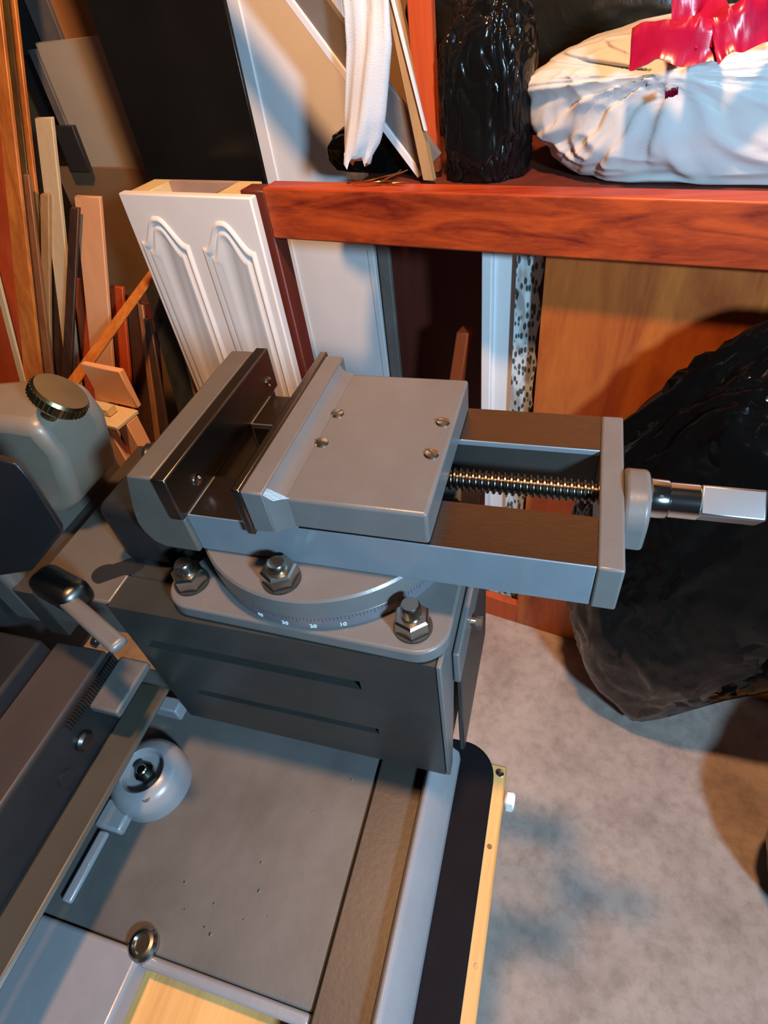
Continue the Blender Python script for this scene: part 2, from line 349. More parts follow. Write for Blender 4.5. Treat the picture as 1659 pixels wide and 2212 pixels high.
slab('weathered_board', 'grey weathered board beside the charcoal board at top left', 'board', 'greystrip', -1.473, -1.391, 0.50, 0.49, 0, 1.7, 0.012)
slab('beige_board', 'wide beige board standing left of the black panel', 'board', 'beige', -1.377, -1.030, 0.40, 0.39, 0.0, 1.211, 0.012)
slab('brown_board', 'shorter brown hardboard sheet in front of the beige board', 'board', 'brownpanel', -1.452, -0.990, 0.355, 0.33, 0, 0.949, 0.010)
slab('grey_lath', 'thin grey lath left of the beige board', 'strip', 'greystrip', -1.407, -1.379, 0.395, 0.378, 0, 1.20, 0.010)
slab('dark_block', 'short dark slate strip on the brown hardboard sheet', 'strip', 'charcoal', -1.353, -1.281, 0.330, 0.325, 0.947, 1.050, 0.014, lean=-0.0)
stick('pale_stick', 'tall pale poplar stick with a square top left of the beige board', 'stick', 'palewood', (-1.209, 0.184, 1.098), (-1.152, 0.184, 1.097), (-1.292, -0.01, 0.543), (-1.242, -0.008, 0.55), 0.01, True, None, 0)
stick('peach_stick', 'peach-coloured stick with a square top leaning in the timber pile', 'stick', 'peach', (-1.082, 0.101, 0.962), (-1.0, 0.101, 0.964), (-1.147, -0.058, 0.51), (-1.071, -0.053, 0.522), 0.01, True, None, 0)
stick('red_stick', 'short orange-red board left of the peach stick', 'board', 'redwood', (-1.206, 0.083, 0.768), (-1.159, 0.084, 0.772), (-1.241, 0.004, 0.543), (-1.188, 0.007, 0.55), 0.01, True, None, 0)
stick('red_stub', 'short brick-red stake right of the peach stick', 'stake', 'redwood', (-1.089, 0.091, 0.758), (-1.044, 0.091, 0.757), (-1.123, 0.007, 0.517), (-1.072, 0.01, 0.525), 0.01, True, None, 0)
stick('diagonal_batten', 'orange-brown batten leaning diagonally across the timber pile', 'batten', 'orangewood', (-0.878, 0.045, 0.827), (-0.849, 0.045, 0.829), (-1.005, -0.2, 0.658), (-0.962, -0.2, 0.666), 0.01, False, None, 0.05)
stick('orange_plank', 'long orange plank left of the brown taped stick', 'plank', 'orangewood', (-1.247, 0.155, 1.152), (-1.224, 0.155, 1.152), (-1.43, -0.069, 0.511), (-1.338, -0.065, 0.524), 0.01, True, None, 0.5)
stick('dark_red_plank', 'dark red plank cut off by the left edge of the photo', 'plank', 'redwood', (-1.376, 0.168, 1.154), (-1.267, 0.167, 1.151), (-1.585, -0.067, 0.482), (-1.453, -0.061, 0.501), 0.01, True, None, 0.5)
stick('glossy_trim', 'glossy orange trim moulding with a bright highlight at the far left', 'moulding', 'orangewood', (-1.247, 0.279, 1.294), (-1.231, 0.278, 1.292), (-1.357, 0.083, 0.735), (-1.332, 0.084, 0.737), 0.01, True, None, 0.3)
stick('orange_trim', 'orange trim strip beside the glossy moulding at the far left', 'moulding', 'orangewood', (-1.282, 0.291, 1.295), (-1.266, 0.291, 1.294), (-1.405, 0.092, 0.727), (-1.377, 0.093, 0.729), 0.01, True, None, 0.3)
stick('red_brown_trim', 'dark red-brown strip at the left edge of the photo', 'strip', 'darkwood', (-1.32, 0.304, 1.297), (-1.3, 0.303, 1.295), (-1.456, 0.101, 0.718), (-1.426, 0.102, 0.721), 0.01, True, None, 0.3)
stick('brown_stick', 'brown stick with a pointed top and a piece of tape', 'stick', 'brownwood', (-1.297, 0.127, 1.004), (-1.242, 0.123, 0.991), (-1.373, -0.008, 0.617), (-1.309, -0.005, 0.624), 0.01, True, None, 0)
stick('tan_stick', 'slim tan stick beside the pale poplar stick', 'stick', 'tanwood', (-1.23, 0.123, 0.957), (-1.2, 0.123, 0.957), (-1.379, -0.024, 0.537), (-1.346, -0.022, 0.542), 0.01, True, None, 0)
stick('dark_stick', 'dark walnut stick in the gap left of the pale stick', 'stick', 'darkwood', (-1.258, 0.126, 0.891), (-1.234, 0.126, 0.892), (-1.375, -0.007, 0.513), (-1.309, -0.003, 0.522), 0.01, True, None, 0)
stick('dark_leaning_stick', 'dark stick with a split top leaning left beside the peach stick', 'stick', 'darkwood', (-1.076, 0.072, 0.947), (-1.048, 0.072, 0.948), (-1.246, -0.07, 0.544), (-1.206, -0.068, 0.549), 0.01, True, None, 0)
stick('slim_pale_rod', 'slim pale rod leaning at the left edge of the photo', 'rod', 'palewood', (-1.423, -0.002, 0.742), (-1.399, -0.001, 0.744), (-1.422, -0.084, 0.509), (-1.4, -0.083, 0.512), 0.008, False, None, 0.15)
stick('black_board', 'green-black board leaning left of the cream cabinet', 'board', 'greenblack', (-0.983, 0.107, 0.77), (-0.9, 0.11, 0.776), (-0.919, -0.002, 0.458), (-0.85, 0.002, 0.47), 0.01, True, None, 0)
stick('walnut_board', 'dark walnut board right of the peach stick', 'board', 'darkwood', (-1.079, 0.104, 0.727), (-1.022, 0.106, 0.731), (-1.097, -0.016, 0.382), (-1.032, -0.012, 0.394), 0.01, True, None, 0)
stick('slim_tan_lath', 'slim tan lath between the walnut and black boards', 'lath', 'brownwood', (-1.0, 0.079, 0.722), (-0.984, 0.079, 0.724), (-1.015, -0.035, 0.398), (-0.995, -0.033, 0.402), 0.008, True, None, 0)
stick('walnut_lath', 'narrow walnut lath beside the slim tan lath', 'lath', 'darkwood', (-0.975, 0.058, 0.698), (-0.952, 0.059, 0.701), (-0.977, -0.042, 0.412), (-0.942, -0.039, 0.419), 0.008, True, None, 0)
stick('white_lath', 'thin white-edged lath against the cream cabinet', 'lath', 'tanwood', (-0.857, 0.047, 0.706), (-0.848, 0.047, 0.707), (-0.821, -0.018, 0.519), (-0.808, -0.018, 0.521), 0.006, True, None, 0)
stick('red_back_board', 'dark red board filling the back of the timber pile', 'board', 'postred', (-1.395, 0.108, 0.694), (-0.983, 0.12, 0.729), (-1.482, 0.006, 0.404), (-0.985, 0.033, 0.481), 0.01, True, None, 0)
# jointed plywood fixture
fx = thing('plywood_fixture', 'small peach plywood fixture with a pegged cross board among the timber', 'wood fixture', K(-0.80, -0.30, 0))
bbox(-0.725, -0.628, -0.300, -0.288, 0.745, 0.822).build('upright', 'peach', fx, 0.0015, 1)
bbox(-0.744, -0.628, -0.355, -0.300, 0.735, 0.743).build('cross_board', 'palewood', fx, 0.0015, 1)
bbox(-0.694, -0.662, -0.336, -0.316, 0.744, 0.759).build('peg', 'palewood', fx, 0.001, 1)
bbox(-0.706, -0.662, -0.350, -0.336, 0.0, 0.735).build('post', 'peach', fx, 0.0015, 1)
bbox(-0.662, -0.628, -0.334, -0.306, 0.615, 0.735).build('side_block', 'peach', fx, 0.0015, 1)

# ------------------------------------------------------------------ things above the rail
mb = MB(); e0 = Vector((-0.402, 0.045, 1.270)); e1 = Vector((-0.1995, 0.045, 1.028)); ex = (e1 - e0).normalized(); px = Vector((-ex.z, 0, ex.x))
if px.x < 0: px = -px
for (w0, w1, t0, t1, nm, mtl) in ((0.0, 0.010, 0.0, 0.016, 'edge_strip', 'whitepanel'), (0.010, 0.048, 0.004, 0.014, 'sheet', 'greystrip')):
    mb = MB(); p = []
    for tt in (t0, t1):
        for (q, w) in ((e0 - ex * 0.5, w0), (e1, w0), (e1, w1), (e0 - ex * 0.5, w1)):
            r = q + px * w; p.append(K(r.x, r.y + tt, r.z))
    if nm == 'edge_strip': tp = thing('tilted_panel', 'grey panel with a white edge leaning diagonally across the white board', 'panel', K(-0.1995, 0.05, 1.026))
    mb.hexa(p).build(nm, mtl, tp, 0.001, 1)
stick('leaning_post', 'red-brown post leaning behind the white hanging cloth', 'post', 'redwood', (-0.211, 0.072, 1.235), (-0.176, 0.072, 1.232), (-0.208, 0.064, 1.031), (-0.172, 0.064, 1.032), 0.014, False, None, 0.35)
stick('tan_lath', 'tan lath in front of the red-brown post right of the hanging cloth', 'lath', 'tanwood', (-0.217, 0.032, 1.212), (-0.202, 0.032, 1.211), (-0.18, 0.02, 1.032), (-0.161, 0.02, 1.032), 0.010, False, None, 0.35)
stick('white_lath', 'thin white lath on the tan lath right of the hanging cloth', 'lath', 'whitepanel', (-0.201, 0.025, 1.192), (-0.195, 0.025, 1.192), (-0.173, 0.018, 1.096), (-0.168, 0.018, 1.096), 0.004, False, None, 0.3)
# white cotton strip hanging down
cl = MB(); rows = 26; colsn = 28
cp = [((-0.225, 1.62), 0.034), ((-0.224, 1.40), 0.033), ((-0.225, 1.24), 0.032), ((-0.230, 1.20), 0.034), ((-0.252, 1.12), 0.034), ((-0.262, 1.09), 0.031), ((-0.272, 1.068), 0.022)]
def cpt(t):
    k = t * (len(cp) - 1); i = min(int(k), len(cp) - 2); f = k - i
    (a, wa), (b_, wb) = cp[i], cp[i + 1]
    return a[0] + (b_[0] - a[0]) * f, a[1] + (b_[1] - a[1]) * f, wa + (wb - wa) * f
vs = []; fs = []
for j in range(rows + 1):
    s, z, w = cpt(j / rows)
    for i in range(colsn):
        a = 2 * math.pi * i / colsn; x = math.cos(a)
        dep = 0.010 * math.sin(a) + 0.006 * math.sin(3.2 * x + j * 0.23) + 0.003 * math.sin(9 * x + 1.3 + j * 0.1)
        zz = z + (0.006 * math.sin(5 * x + 1) + 0.004 * math.sin(17 * x) if j == rows else 0)
        vs.append(K(s + w * x, -0.01 + dep, zz))
for j in range(rows):
    for i in range(colsn): fs.append((j * colsn + i, j * colsn + (i + 1) % colsn, (j + 1) * colsn + (i + 1) % colsn, (j + 1) * colsn + i))
fs.append(tuple(range(rows * colsn, (rows + 1) * colsn)))
tag(cl.add(vs, fs).build('hanging_cloth', 'cloth', None, angle=80), 'white cotton strip hanging down above the red rail', 'cloth')

# ------------------------------------------------------------------ bags
def lump(name, label, mat, c, r, seed, low=0.22, ridge=0.05, fine=0.012, sub=6, zmin=None, cat='bin bag', sq=2.0, group=None, parent=None, wob=1.4, lift=0.0):
    bm = bmesh.new(); bmesh.ops.create_icosphere(bm, subdivisions=sub, radius=1.0)
    off = Vector((seed * 3.1, seed * 1.7, seed * 2.3)); vs = []
    for vv in bm.verts:
        n = vv.co.normalized(); e = 2.0 / sq
        q = Vector([math.copysign(abs(x) ** e, x) for x in n]) if sq != 2.0 else n.copy()
        f = 1 + low * noise.noise(n * wob + off) + 0.5 * low * noise.noise(n * 2.9 + off)
        wv = Vector((noise.noise(n * 2 + off), noise.noise(n * 2 - off), noise.noise(n * 2.3 + off * 2)))
        rg = max(0.0, 1 - abs(noise.noise((n + wv * 0.45) * 3.4 + off)) * 2.6) ** 3
        rg2 = max(0.0, 1 - abs(noise.noise((n + wv * 0.4) * 8.0 - off)) * 2.6) ** 3
        f += -0.6 * ridge * rg - 0.5 * fine * rg2 + 0.02 * noise.noise((n + wv * 0.3) * 6 + off)
        p = q * f; p = Vector((p.x * r[0], p.y * r[1], p.z * r[2])) + Vector(c)
        if lift: p.z += lift * max(0, p.x - 0.33) * max(0, (0.5 - p.z) / 0.5)
        if zmin is not None and p.z < zmin: p.z = zmin + 0.02 * (p.z - zmin) * 0
        vs.append(K(*p))
    fs = [tuple(x.index for x in ff.verts) for ff in bm.faces]; bm.free()
    return tag(MB().add(vs, fs).build(name, mat, parent, angle=70), label, cat, group)
lump('black_bag', 'bulging black bin bag standing on the floor right of the vise', 'blackbag', (0.405, -0.135, 0.475), (0.275, 0.112, 0.475), 3, 0.10, 0.040, 0.020, 6, 0.0, lift=1.7)
lump('black_bag', 'dark bin bag at the far right edge of the floor', 'blackbag', (0.755, -0.36, 0.24), (0.20, 0.17, 0.26), 8, 0.12, 0.04, 0.012, 5, 0.0)
lump('black_bag', 'black bin bag slumped between the hanging cloth and the white bag', 'blackbag3', (-0.102, 0.088, 1.115), (0.063, 0.058, 0.130), 5, 0.16, 0.10, 0.05, 6, 1.025, 'bin bag', 2.9)
lump('black_bag', 'large black bin bag lying behind the white bag at the top', 'blackbag2', (-0.05, 0.385, 1.21), (0.30, 0.105, 0.16), 11, 0.12, 0.03, 0.008, 6, 1.025)
lump('black_sack', 'small black sack on the rail left of the hanging cloth', 'blackbag', (-0.298, 0.105, 1.048), (0.088, 0.028, 0.040), 21, 0.12, 0.03, 0.008, 5, 1.025, 'sack', 2.6)

# white bag with pleats running to the tied neck
tie = Vector((0.170, -0.03, 1.150)); cen = Vector((0.296, 0.135, 1.100)); rad = Vector((0.332, 0.112, 0.092))
bm = bmesh.new(); bmesh.ops.create_icosphere(bm, subdivisions=7, radius=1.0); vs = []
tn = Vector(((tie.x - cen.x) / rad.x, (tie.y - cen.y) / rad.y, (tie.z - cen.z) / rad.z)).normalized()
e1 = tn.cross(Vector((0, 0, 1))).normalized(); e2 = tn.cross(e1)
for vv in bm.verts:
    n = vv.co.normalized(); q = Vector([math.copysign(abs(n[a]) ** e, n[a]) for a, e in ((0, 0.60), (1, 0.62), (2, 0.66))])
    cosd = max(-1, min(1, n.dot(tn))); dd = math.acos(cosd); th = math.atan2(n.dot(e2), n.dot(e1))
    amp = 0.040 * math.exp(-((dd - 0.55) / 0.75) ** 2) * min(1, dd / 0.08)
    cr = Vector((math.cos(th), math.sin(th), 0))
    f = 1 + amp * (1.1 * noise.noise(cr * 5.5 + Vector((0, 0, dd * 0.8))) + 0.8 * noise.noise(cr * 10 + Vector((3, 1, dd * 1.2))) + 0.25 * noise.noise(cr * 22 + Vector((7, 2, dd * 1.5))))
    f += 0.06 * noise.noise(n * 1.9 + Vector((4, 1, 2))) + 0.014 * (1 - 2.2 * abs(noise.noise(n * 4.5 + Vector((9, 3, 1)))))
    f += 0.10 * math.exp(-(dd / 0.14) ** 2)
    p = Vector((q.x * f * rad.x, q.y * f * rad.y, q.z * f * rad.z)) + cen
    p.z = max(p.z, 1.026); vs.append(K(*p))
fs = [tuple(x.index for x in ff.verts) for ff in bm.faces]; bm.free()
wb = thing('white_bag', 'white bin bag with a red drawstring on the bench shelf', 'bin bag', K(0.235, 0.15, 1.024))
MB().add(vs, fs).build('bag', 'whitebag', wb, angle=75)
def ribbon(name, pts, w, t=0.0025, tw=0.0):
    pts = [Vector(p) for p in pts]; vs = []; fs = []; N = 26
    def ev(k):
        i = min(int(k), len(pts) - 2); f = k - i
        p0 = pts[max(i - 1, 0)]; p1 = pts[i]; p2 = pts[i + 1]; p3 = pts[min(i + 2, len(pts) - 1)]
        return 0.5 * ((2 * p1) + (p2 - p0) * f + (2 * p0 - 5 * p1 + 4 * p2 - p3) * f * f + (3 * p1 - p0 - 3 * p2 + p3) * f ** 3)
    for j in range(N + 1):
        k = j / N * (len(pts) - 1); p = ev(k); d = (ev(min(k + 0.02, len(pts) - 1)) - ev(max(k - 0.02, 0))).normalized()
        nrm = Vector((0.1 * math.sin(j * 0.6), -1, 0.35 + 0.2 * math.sin(j * 0.25 + tw))).normalized(); sidev = d.cross(nrm).normalized()
        ww = w * (1 + 0.10 * math.sin(j * 0.5 + tw))
        for a, bq in ((-1, 0), (-0.35, 0.004), (0.3, -0.003), (1, 0.002)):
            vs.append(K(*(p + sidev * ww * a + nrm * (bq + 0.0015 * math.sin(j * 1.3 + a * 3)))))
        for a, bq in ((1, 0.002), (0.3, -0.003), (-0.35, 0.004), (-1, 0)):
            vs.append(K(*(p + sidev * ww * a + nrm * (bq - t + 0.0015 * math.sin(j * 1.3 + a * 3)))))
    for j in range(N):
        for i in range(8): fs.append((j * 8 + i, j * 8 + (i + 1) % 8, (j + 1) * 8 + (i + 1) % 8, (j + 1) * 8 + i))
    fs.append(tuple(range(8))); fs.append(tuple(range(N * 8, N * 8 + 8)))
    return MB().add(vs, fs).build(name, 'redtie', wb, angle=70)
ribbon('drawstring', [(0.097, -0.02, 1.179), (0.129, -0.03, 1.187), (0.161, -0.035, 1.184), (0.187, -0.03, 1.184)], 0.019)
ribbon('drawstring', [(0.179, -0.036, 1.183), (0.205, -0.03, 1.194), (0.248, -0.0, 1.194)], 0.020, tw=1.5)
ribbon('drawstring', [(0.13, 0.0, 1.208), (0.16, 0.01, 1.209), (0.18, -0.03, 1.186)], 0.018, tw=2.5)
ribbon('drawstring_end', [(0.141, -0.018, 1.136), (0.154, -0.02, 1.14)], 0.004, tw=0.5)

# copper wire lying on the rail
random.seed(2); mb = MB()
for k in range(4):
    pts = []
    for i in range(14):
        t = i / 13; pts.append(K(-0.285 + 0.095 * t + 0.003 * math.sin(k + i), -0.012 - 0.004 * k + 0.004 * math.sin(i * 0.6 + k), 1.0385 + 0.002 * k + 0.016 * t ** 3 * (k % 2)))
    mb.tube(pts, 0.0009, 6)
tag(mb.build('wire_coil', 'wire'), 'thin copper wires lying on the red rail below the sack', 'wire')

# ------------------------------------------------------------------ machine bench: board and mat
MZ = -0.325
bd = thing('wooden_bench', 'pine board bench under the machine and the black mat', 'bench', Vector((-0.4, -0.3, 0)))
vbox(-0.80, -0.0385, -0.62, 0.013, MZ - 0.034, MZ - 0.008).build('top_board', 'board', bd, 0.002, 1)
for (lx, ly) in ((-0.76, -0.58), (-0.16, -0.58), (-0.76, -0.06), (-0.16, -0.06)):
    MB().box(lx, lx + 0.06, ly, ly + 0.05, 0, MZ - 0.034 + ZV).build('leg', 'board', bd, 0.002, 1)
MB().lathe([(0.0035, 0), (0.0035, 0.002), (0.0018, 0.003)], V(-0.0445, 0.004, MZ - 0.008), n=12).build('screw', 'chrome', bd)
MB().lathe([(0.0022, 0), (0.0022, 0.0006)], V(-0.0455, -0.062, MZ - 0.008), n=10).build('knot', 'darkwood', bd)
MB().lathe([(0.0018, 0), (0.0018, 0.0006)], V(-0.0435, -0.150, MZ - 0.008), n=10).build('knot', 'darkwood', bd)
poly = [(-0.150, -0.6), (-0.050, -0.6)] + arc(-0.082, -0.006, 0.032, 0, 90, 10) + [(-0.150, 0.026)]
mat_o = MB().prism(poly, lambda x, y: V(x, y, MZ - 0.0078), lambda x, y: V(x, y, MZ)).build('rubber_mat', 'blackmat', None, 0.002, 2)
tag(mat_o, 'black rubber mat with a rounded corner under the machine base', 'mat')
tg = thing('white_tag', 'small crumpled white tag at the edge of the pine board', 'tag', V(-0.036, -0.016, MZ - 0.034))
MB().box(-0.0375, -0.028, -0.022, -0.010, MZ - 0.030, MZ - 0.006, V).build('paper', 'whitepanel', tg, 0.002, 1)

# ------------------------------------------------------------------ the shaper
sh = thing('metal_shaper', 'grey metal shaper with a slotted box table carrying the vise', 'machine', V(-0.3, -0.1, MZ))
BZ = -0.300
# base: floor plate, front lip, channel, right rim
vbox(-0.46, -0.156, -0.212, 0.02, BZ - 0.02, BZ).build('base_plate', 'paintworn', sh, 0.002, 2)
vbox(-0.302, -0.156, -0.222, -0.2125, BZ - 0.024, BZ + 0.001).build('front_lip', 'paintlight', sh, 0.003, 3)
vbox(-0.1545, -0.110, -0.40, 0.015, BZ - 0.02, BZ + 0.004).build('channel', 'groove', sh, 0.0015, 2, label='oily brown channel strip')
MB().prism([(-0.1090, -0.322), (-0.1090, -0.284), (-0.1065, -0.2805), (-0.1025, -0.281), (-0.0845, -0.304), (-0.0835, -0.322)], lambda x, z: V(x, -0.45, z), lambda x, z: V(x, 0.006, z)).build('rim', 'paintlight', sh, 0.002, 3, label='glossy grey raised rim')
vbox(-0.60, -0.3025, -0.45, -0.2125, BZ - 0.02, BZ + 0.006).build('foot', 'paintlight', sh, 0.004, 3)
MB().lathe([(0.0125, 0), (0.0125, 0.004), (0.010, 0.007), (0.0075, 0.0075), (0.0065, 0.004)], V(-0.305, -0.2085, BZ + 0.001), n=28).build('plug_screw', 'zinc', sh, label='shiny round plug screw')
# box table with slotted front
TT, TB, TF, TR, TL = -0.080, -0.262, -0.034, -0.0885, -0.345
vbox(TL, TR, TF + 0.030, 0.16, TB, TT).build('table_body', 'castdark', sh, 0.0015, 2)
mb = MB(); rows_ = [(TT, -0.1210), (-0.1335, -0.197), (-0.2070, TB)]
for (z1, z0) in rows_: mb.box(TL, TR, TF, TF + 0.0299, z0, z1, V)
mb.box(-0.1465, TR, TF, TF + 0.0299, -0.1335, -0.1210, V); mb.box(-0.142, TR, TF, TF + 0.0299, -0.2070, -0.197, V)
mb.box(TL, -0.333, TF, TF + 0.0299, -0.1335, -0.1210, V); mb.box(TL, -0.316, TF, TF + 0.0299, -0.2070, -0.197, V)
mb.build('slotted_front', 'castdark', sh, label='dark slotted front face of the table')
vbox(TL + 0.012, TR - 0.055, TF + 0.006, TF + 0.008, -0.1335, -0.1210).build('slot_shade', 'black', sh)  # black plates in both slots paint the shade of their depth
vbox(TL + 0.029, TR - 0.053, TF + 0.006, TF + 0.008, -0.2070, -0.197).build('slot_shade', 'black', sh)
# right side web, bracket, adjusting bolt
poly = [(-0.034, TT - 0.0003), (0.16, TT - 0.0003), (0.16, -0.12), (0.02, -0.135), (0.0, -0.16), (-0.010, -0.21), (-0.022, TB), (-0.034, TB)]
MB().prism(poly, lambda y, z: V(TR + 0.0003, y, z), lambda y, z: V(TR + 0.004, y, z)).build('side_web', 'paint', sh, 0.001, 2)
vbox(-0.0840, -0.0785, -0.004, 0.12, -0.152, -0.112).build('gib_bracket', 'paint', sh, 0.0015, 2)
vbox(-0.0842, -0.0795, 0.006, 0.14, -0.30, -0.152).build('table_support', 'groove', sh, 0.001, 1)
MB().lathe([(0.004, 0), (0.004, 0.004)], V(-0.0786, 0.045, -0.140), (1, 0, 0), 16).lathe([(0.0055, 0.004), (0.0055, 0.0095)], V(-0.0786, 0.045, -0.140), (1, 0, 0), 6).build('gib_bolt', 'zinc', sh)
# left cross slide, grooves, bars
slot = [(-0.350 + 0.012 * math.cos(math.radians(t)), 0.006 + 0.010 * math.sin(math.radians(t))) for t in range(-90, 91, 15)] + [(-0.366 + 0.012 * math.cos(math.radians(t)), -0.006 + 0.010 * math.sin(math.radians(t))) for t in range(90, 271, 15)]
vbox(-0.425, TL - 0.0005, TF + 0.003, 0.16, -0.125, TT).build('cross_slide', 'tanpaint', sh, 0.002, 2)
MB().prism(slot, lambda x, y: V(x, y, TT - 0.001), lambda x, y: V(x, y, TT + 0.0006)).build('slot_recess', 'black', sh)
vbox(-0.446, -0.4255, TF + 0.003, 0.16, -0.15, TT - 0.008).build('slide_groove', 'groove', sh)
vbox(-0.480, -0.4465, -0.030, 0.13, -0.14, -0.058).build('guide_bar', 'tanpaint', sh, 0.006, 3)
vbox(-0.60, -0.4805, -0.045, 0.11, -0.24, -0.02).build('motor_cover', 'black', sh, 0.012, 3, label='black housing')
MB().prism([(-0.3397, 0.0753), (-0.32, 0.0723), (-0.3179, 0.0585), (-0.3222, 0.0142), (-0.3845, -0.0392), (-0.4452, -0.0611)], lambda x, z: V(x, -0.040, z), lambda x, z: V(x - 0.012, -0.030, z - 0.006)).build('belt_guard', 'black', sh, 0.006, 3, label='black guard')
vbox(-0.356, -0.3075, 0.010, 0.13, TT + 0.0003, -0.018).build('shade_block', 'black', sh, 0.008, 3)  # black block added as the vise's dark shadow on the table
# tool head casting with knurled knob
mb = MB(); poly = [(-0.56, 0.020), (-0.43, 0.036), (-0.398, 0.034), (-0.392, 0.005), (-0.408, -0.048), (-0.425, -0.062), (-0.47, -0.075), (-0.56, -0.06)]
mb.prism(poly, lambda x, z: V(x, 0.035, z), lambda x, z: V(x, 0.10, z)); mb.build('tool_head', 'headpaint', sh, 0.010, 4)
kb = V(-0.392, 0.060, 0.040); kax = Vector((0.50, 0.28, 0.55))
kn = MB(); prof = [(0.006, -0.016), (0.006, -0.002), (0.0185, -0.0015), (0.0205, 0.001), (0.0205, 0.008), (0.019, 0.0105), (0.004, 0.0115)]
knob = kn.lathe(prof, kb, kax, 48).build('knob', 'brass', sh, angle=30, label='knurled brass-coloured knob')
mb = MB(); ax = kax.normalized(); e1 = ax.cross(Vector((0, 1, 0))).normalized(); e2 = ax.cross(e1)
for i in range(36):
    a = 2 * math.pi * i / 36; q = kb + ax * 0.0045 + (e1 * math.cos(a) + e2 * math.sin(a)) * 0.0203
    mb.tube([q - ax * 0.0036, q + ax * 0.0036], 0.0009, 5)
mb.build('knurling', 'brass', knob)
# dark linkage under the head
for (a, b_, r) in (((-0.35, 0.07, -0.02), (-0.318, 0.085, -0.03), 0.013), ((-0.36, 0.03, -0.055), (-0.325, 0.06, -0.058), 0.016)):
    d_ = Vector(b_) - Vector(a); Ln = d_.length
    MB().lathe([(r * 0.7, 0), (r, 0.003), (r, Ln - 0.003), (r * 0.7, Ln)], V(*a), d_, 24).build('linkage', 'black', sh)
# hand lever in front of the table
def rbar(name, mat, p0, p1, w, h, bev=0.003, label=None):
    p0, p1 = V(*p0), V(*p1); d_ = (p1 - p0).normalized(); sd_ = d_.cross(Vector((0, 0, 1))).normalized() * w / 2; up = sd_.cross(d_).normalized() * h / 2
    p = [p0 - sd_ - up, p0 + sd_ - up, p1 + sd_ - up, p1 - sd_ - up, p0 - sd_ + up, p0 + sd_ + up, p1 + sd_ + up, p1 - sd_ + up]
    return MB().hexa(p).build(name, mat, sh, bev, 3, label=label)
lev = rbar('lever', 'paint', (-0.356, -0.049, -0.054), (-0.291, -0.076, -0.054), 0.013, 0.008, 0.0035)
rbar('lever_hub', 'darksteel', (-0.392, -0.034, -0.056), (-0.345, -0.046, -0.056), 0.024, 0.024, 0.008)
MB().lathe([(0.004, -0.006), (0.004, 0.006), (0.002, 0.008)], V(-0.318, -0.070, -0.062), (0.5, -0.6, 0.4), 14).build('lever_pin', 'chrome', lev)
# feed rails on the left, running towards the viewer
frail = vbox(-0.424, -0.374, -0.50, -0.042, -0.20, -0.140).build('feed_rail', 'feedrail', sh, 0.002, 2)
vbox(-0.3738, -0.372, -0.50, -0.040, -0.20, -0.144).build('rail_face', 'black', frail)
vbox(-0.60, -0.4245, -0.50, -0.05, -0.30, -0.125).build('column_cover', 'black', sh, 0.004, 2)
vbox(-0.3715, -0.341, -0.50, -0.036, -0.206, -0.200).build('lower_bar', 'olive', sh, 0.003, 2)
vbox(-0.3715, -0.343, -0.084, -0.036, -0.166, -0.157).build('ledge', 'paintworn', sh, 0.002, 2)
mb = MB()
for i in range(24):
    y = -0.044 - i * 0.0026; mb.box(-0.3718, -0.3690, y - 0.0010, y + 0.0010, -0.156, -0.146, V)
mb.build('rack_teeth', 'darksteel', frail)
MB().lathe([(0.0085, 0), (0.0085, 0.003), (0.0065, 0.0055), (0.002, 0.006)], V(-0.372, -0.1045, -0.176), (1, 0, 0), 24).build('rail_bolt', 'darksteel', frail)
MB().lathe([(0.0075, 0), (0.0075, 0.001)], V(-0.372, -0.132, -0.184), (1, 0, 0), 20).build('rail_hole', 'black', frail)
# round boss on the base
bc = V(-0.367, -0.092, BZ)
boss = MB().lathe([(0.036, 0), (0.036, 0.014), (0.034, 0.024), (0.028, 0.031), (0.021, 0.033), (0.019, 0.031), (0.018, 0.022), (0.001, 0.021)], bc, n=48).build('boss', 'paintlight', sh, angle=50)
MB().lathe([(0.009, 0.021), (0.009, 0.027)], bc, n=6).lathe([(0.005, 0.027), (0.005, 0.034), (0.004, 0.035)], bc, n=16).build('boss_nut', 'zinc', boss)
MB().lathe([(0.0045, 0), (0.0045, 0.003)], bc + Vector((0.016, -0.020, 0.028)), n=12).build('boss_bleb', 'paint', boss)
vbox(-0.398, -0.370, -0.142, -0.116, BZ, BZ + 0.013).build('boss_rib', 'paintlight', sh, 0.003, 2)
vbox(-0.394, -0.384, -0.200, -0.1425, BZ, BZ + 0.006).build('boss_rib', 'paintlight', sh, 0.002, 2)
vbox(-0.404, -0.373, -0.029, -0.014, BZ, BZ + 0.020).build('boss_rib', 'paintlight', sh, 0.002, 2)
random.seed(9); mb = MB()
for (x, y) in ((-0.235, -0.13), (-0.262, -0.168), (-0.232, -0.172), (-0.228, -0.150), (-0.213, -0.165), (-0.262, -0.185), (-0.255, -0.188), (-0.205, -0.08), (-0.178, -0.045), (-0.295, -0.16), (-0.285, -0.178)):
    r = random.uniform(0.0007, 0.0014); mb.lathe([(r, 0), (r * 0.9, r * 0.5), (r * 0.3, r * 0.9)], V(x, y, BZ), n=8)
ob = mb.build('metal_chips', 'chrome', sh); ob['kind'] = 'stuff'

# ------------------------------------------------------------------ the vise
vs_ = thing('machine_vise', 'grey swivel machine vise with open jaws bolted to the slotted table', 'vise', V(-0.188, 0.067, TT))
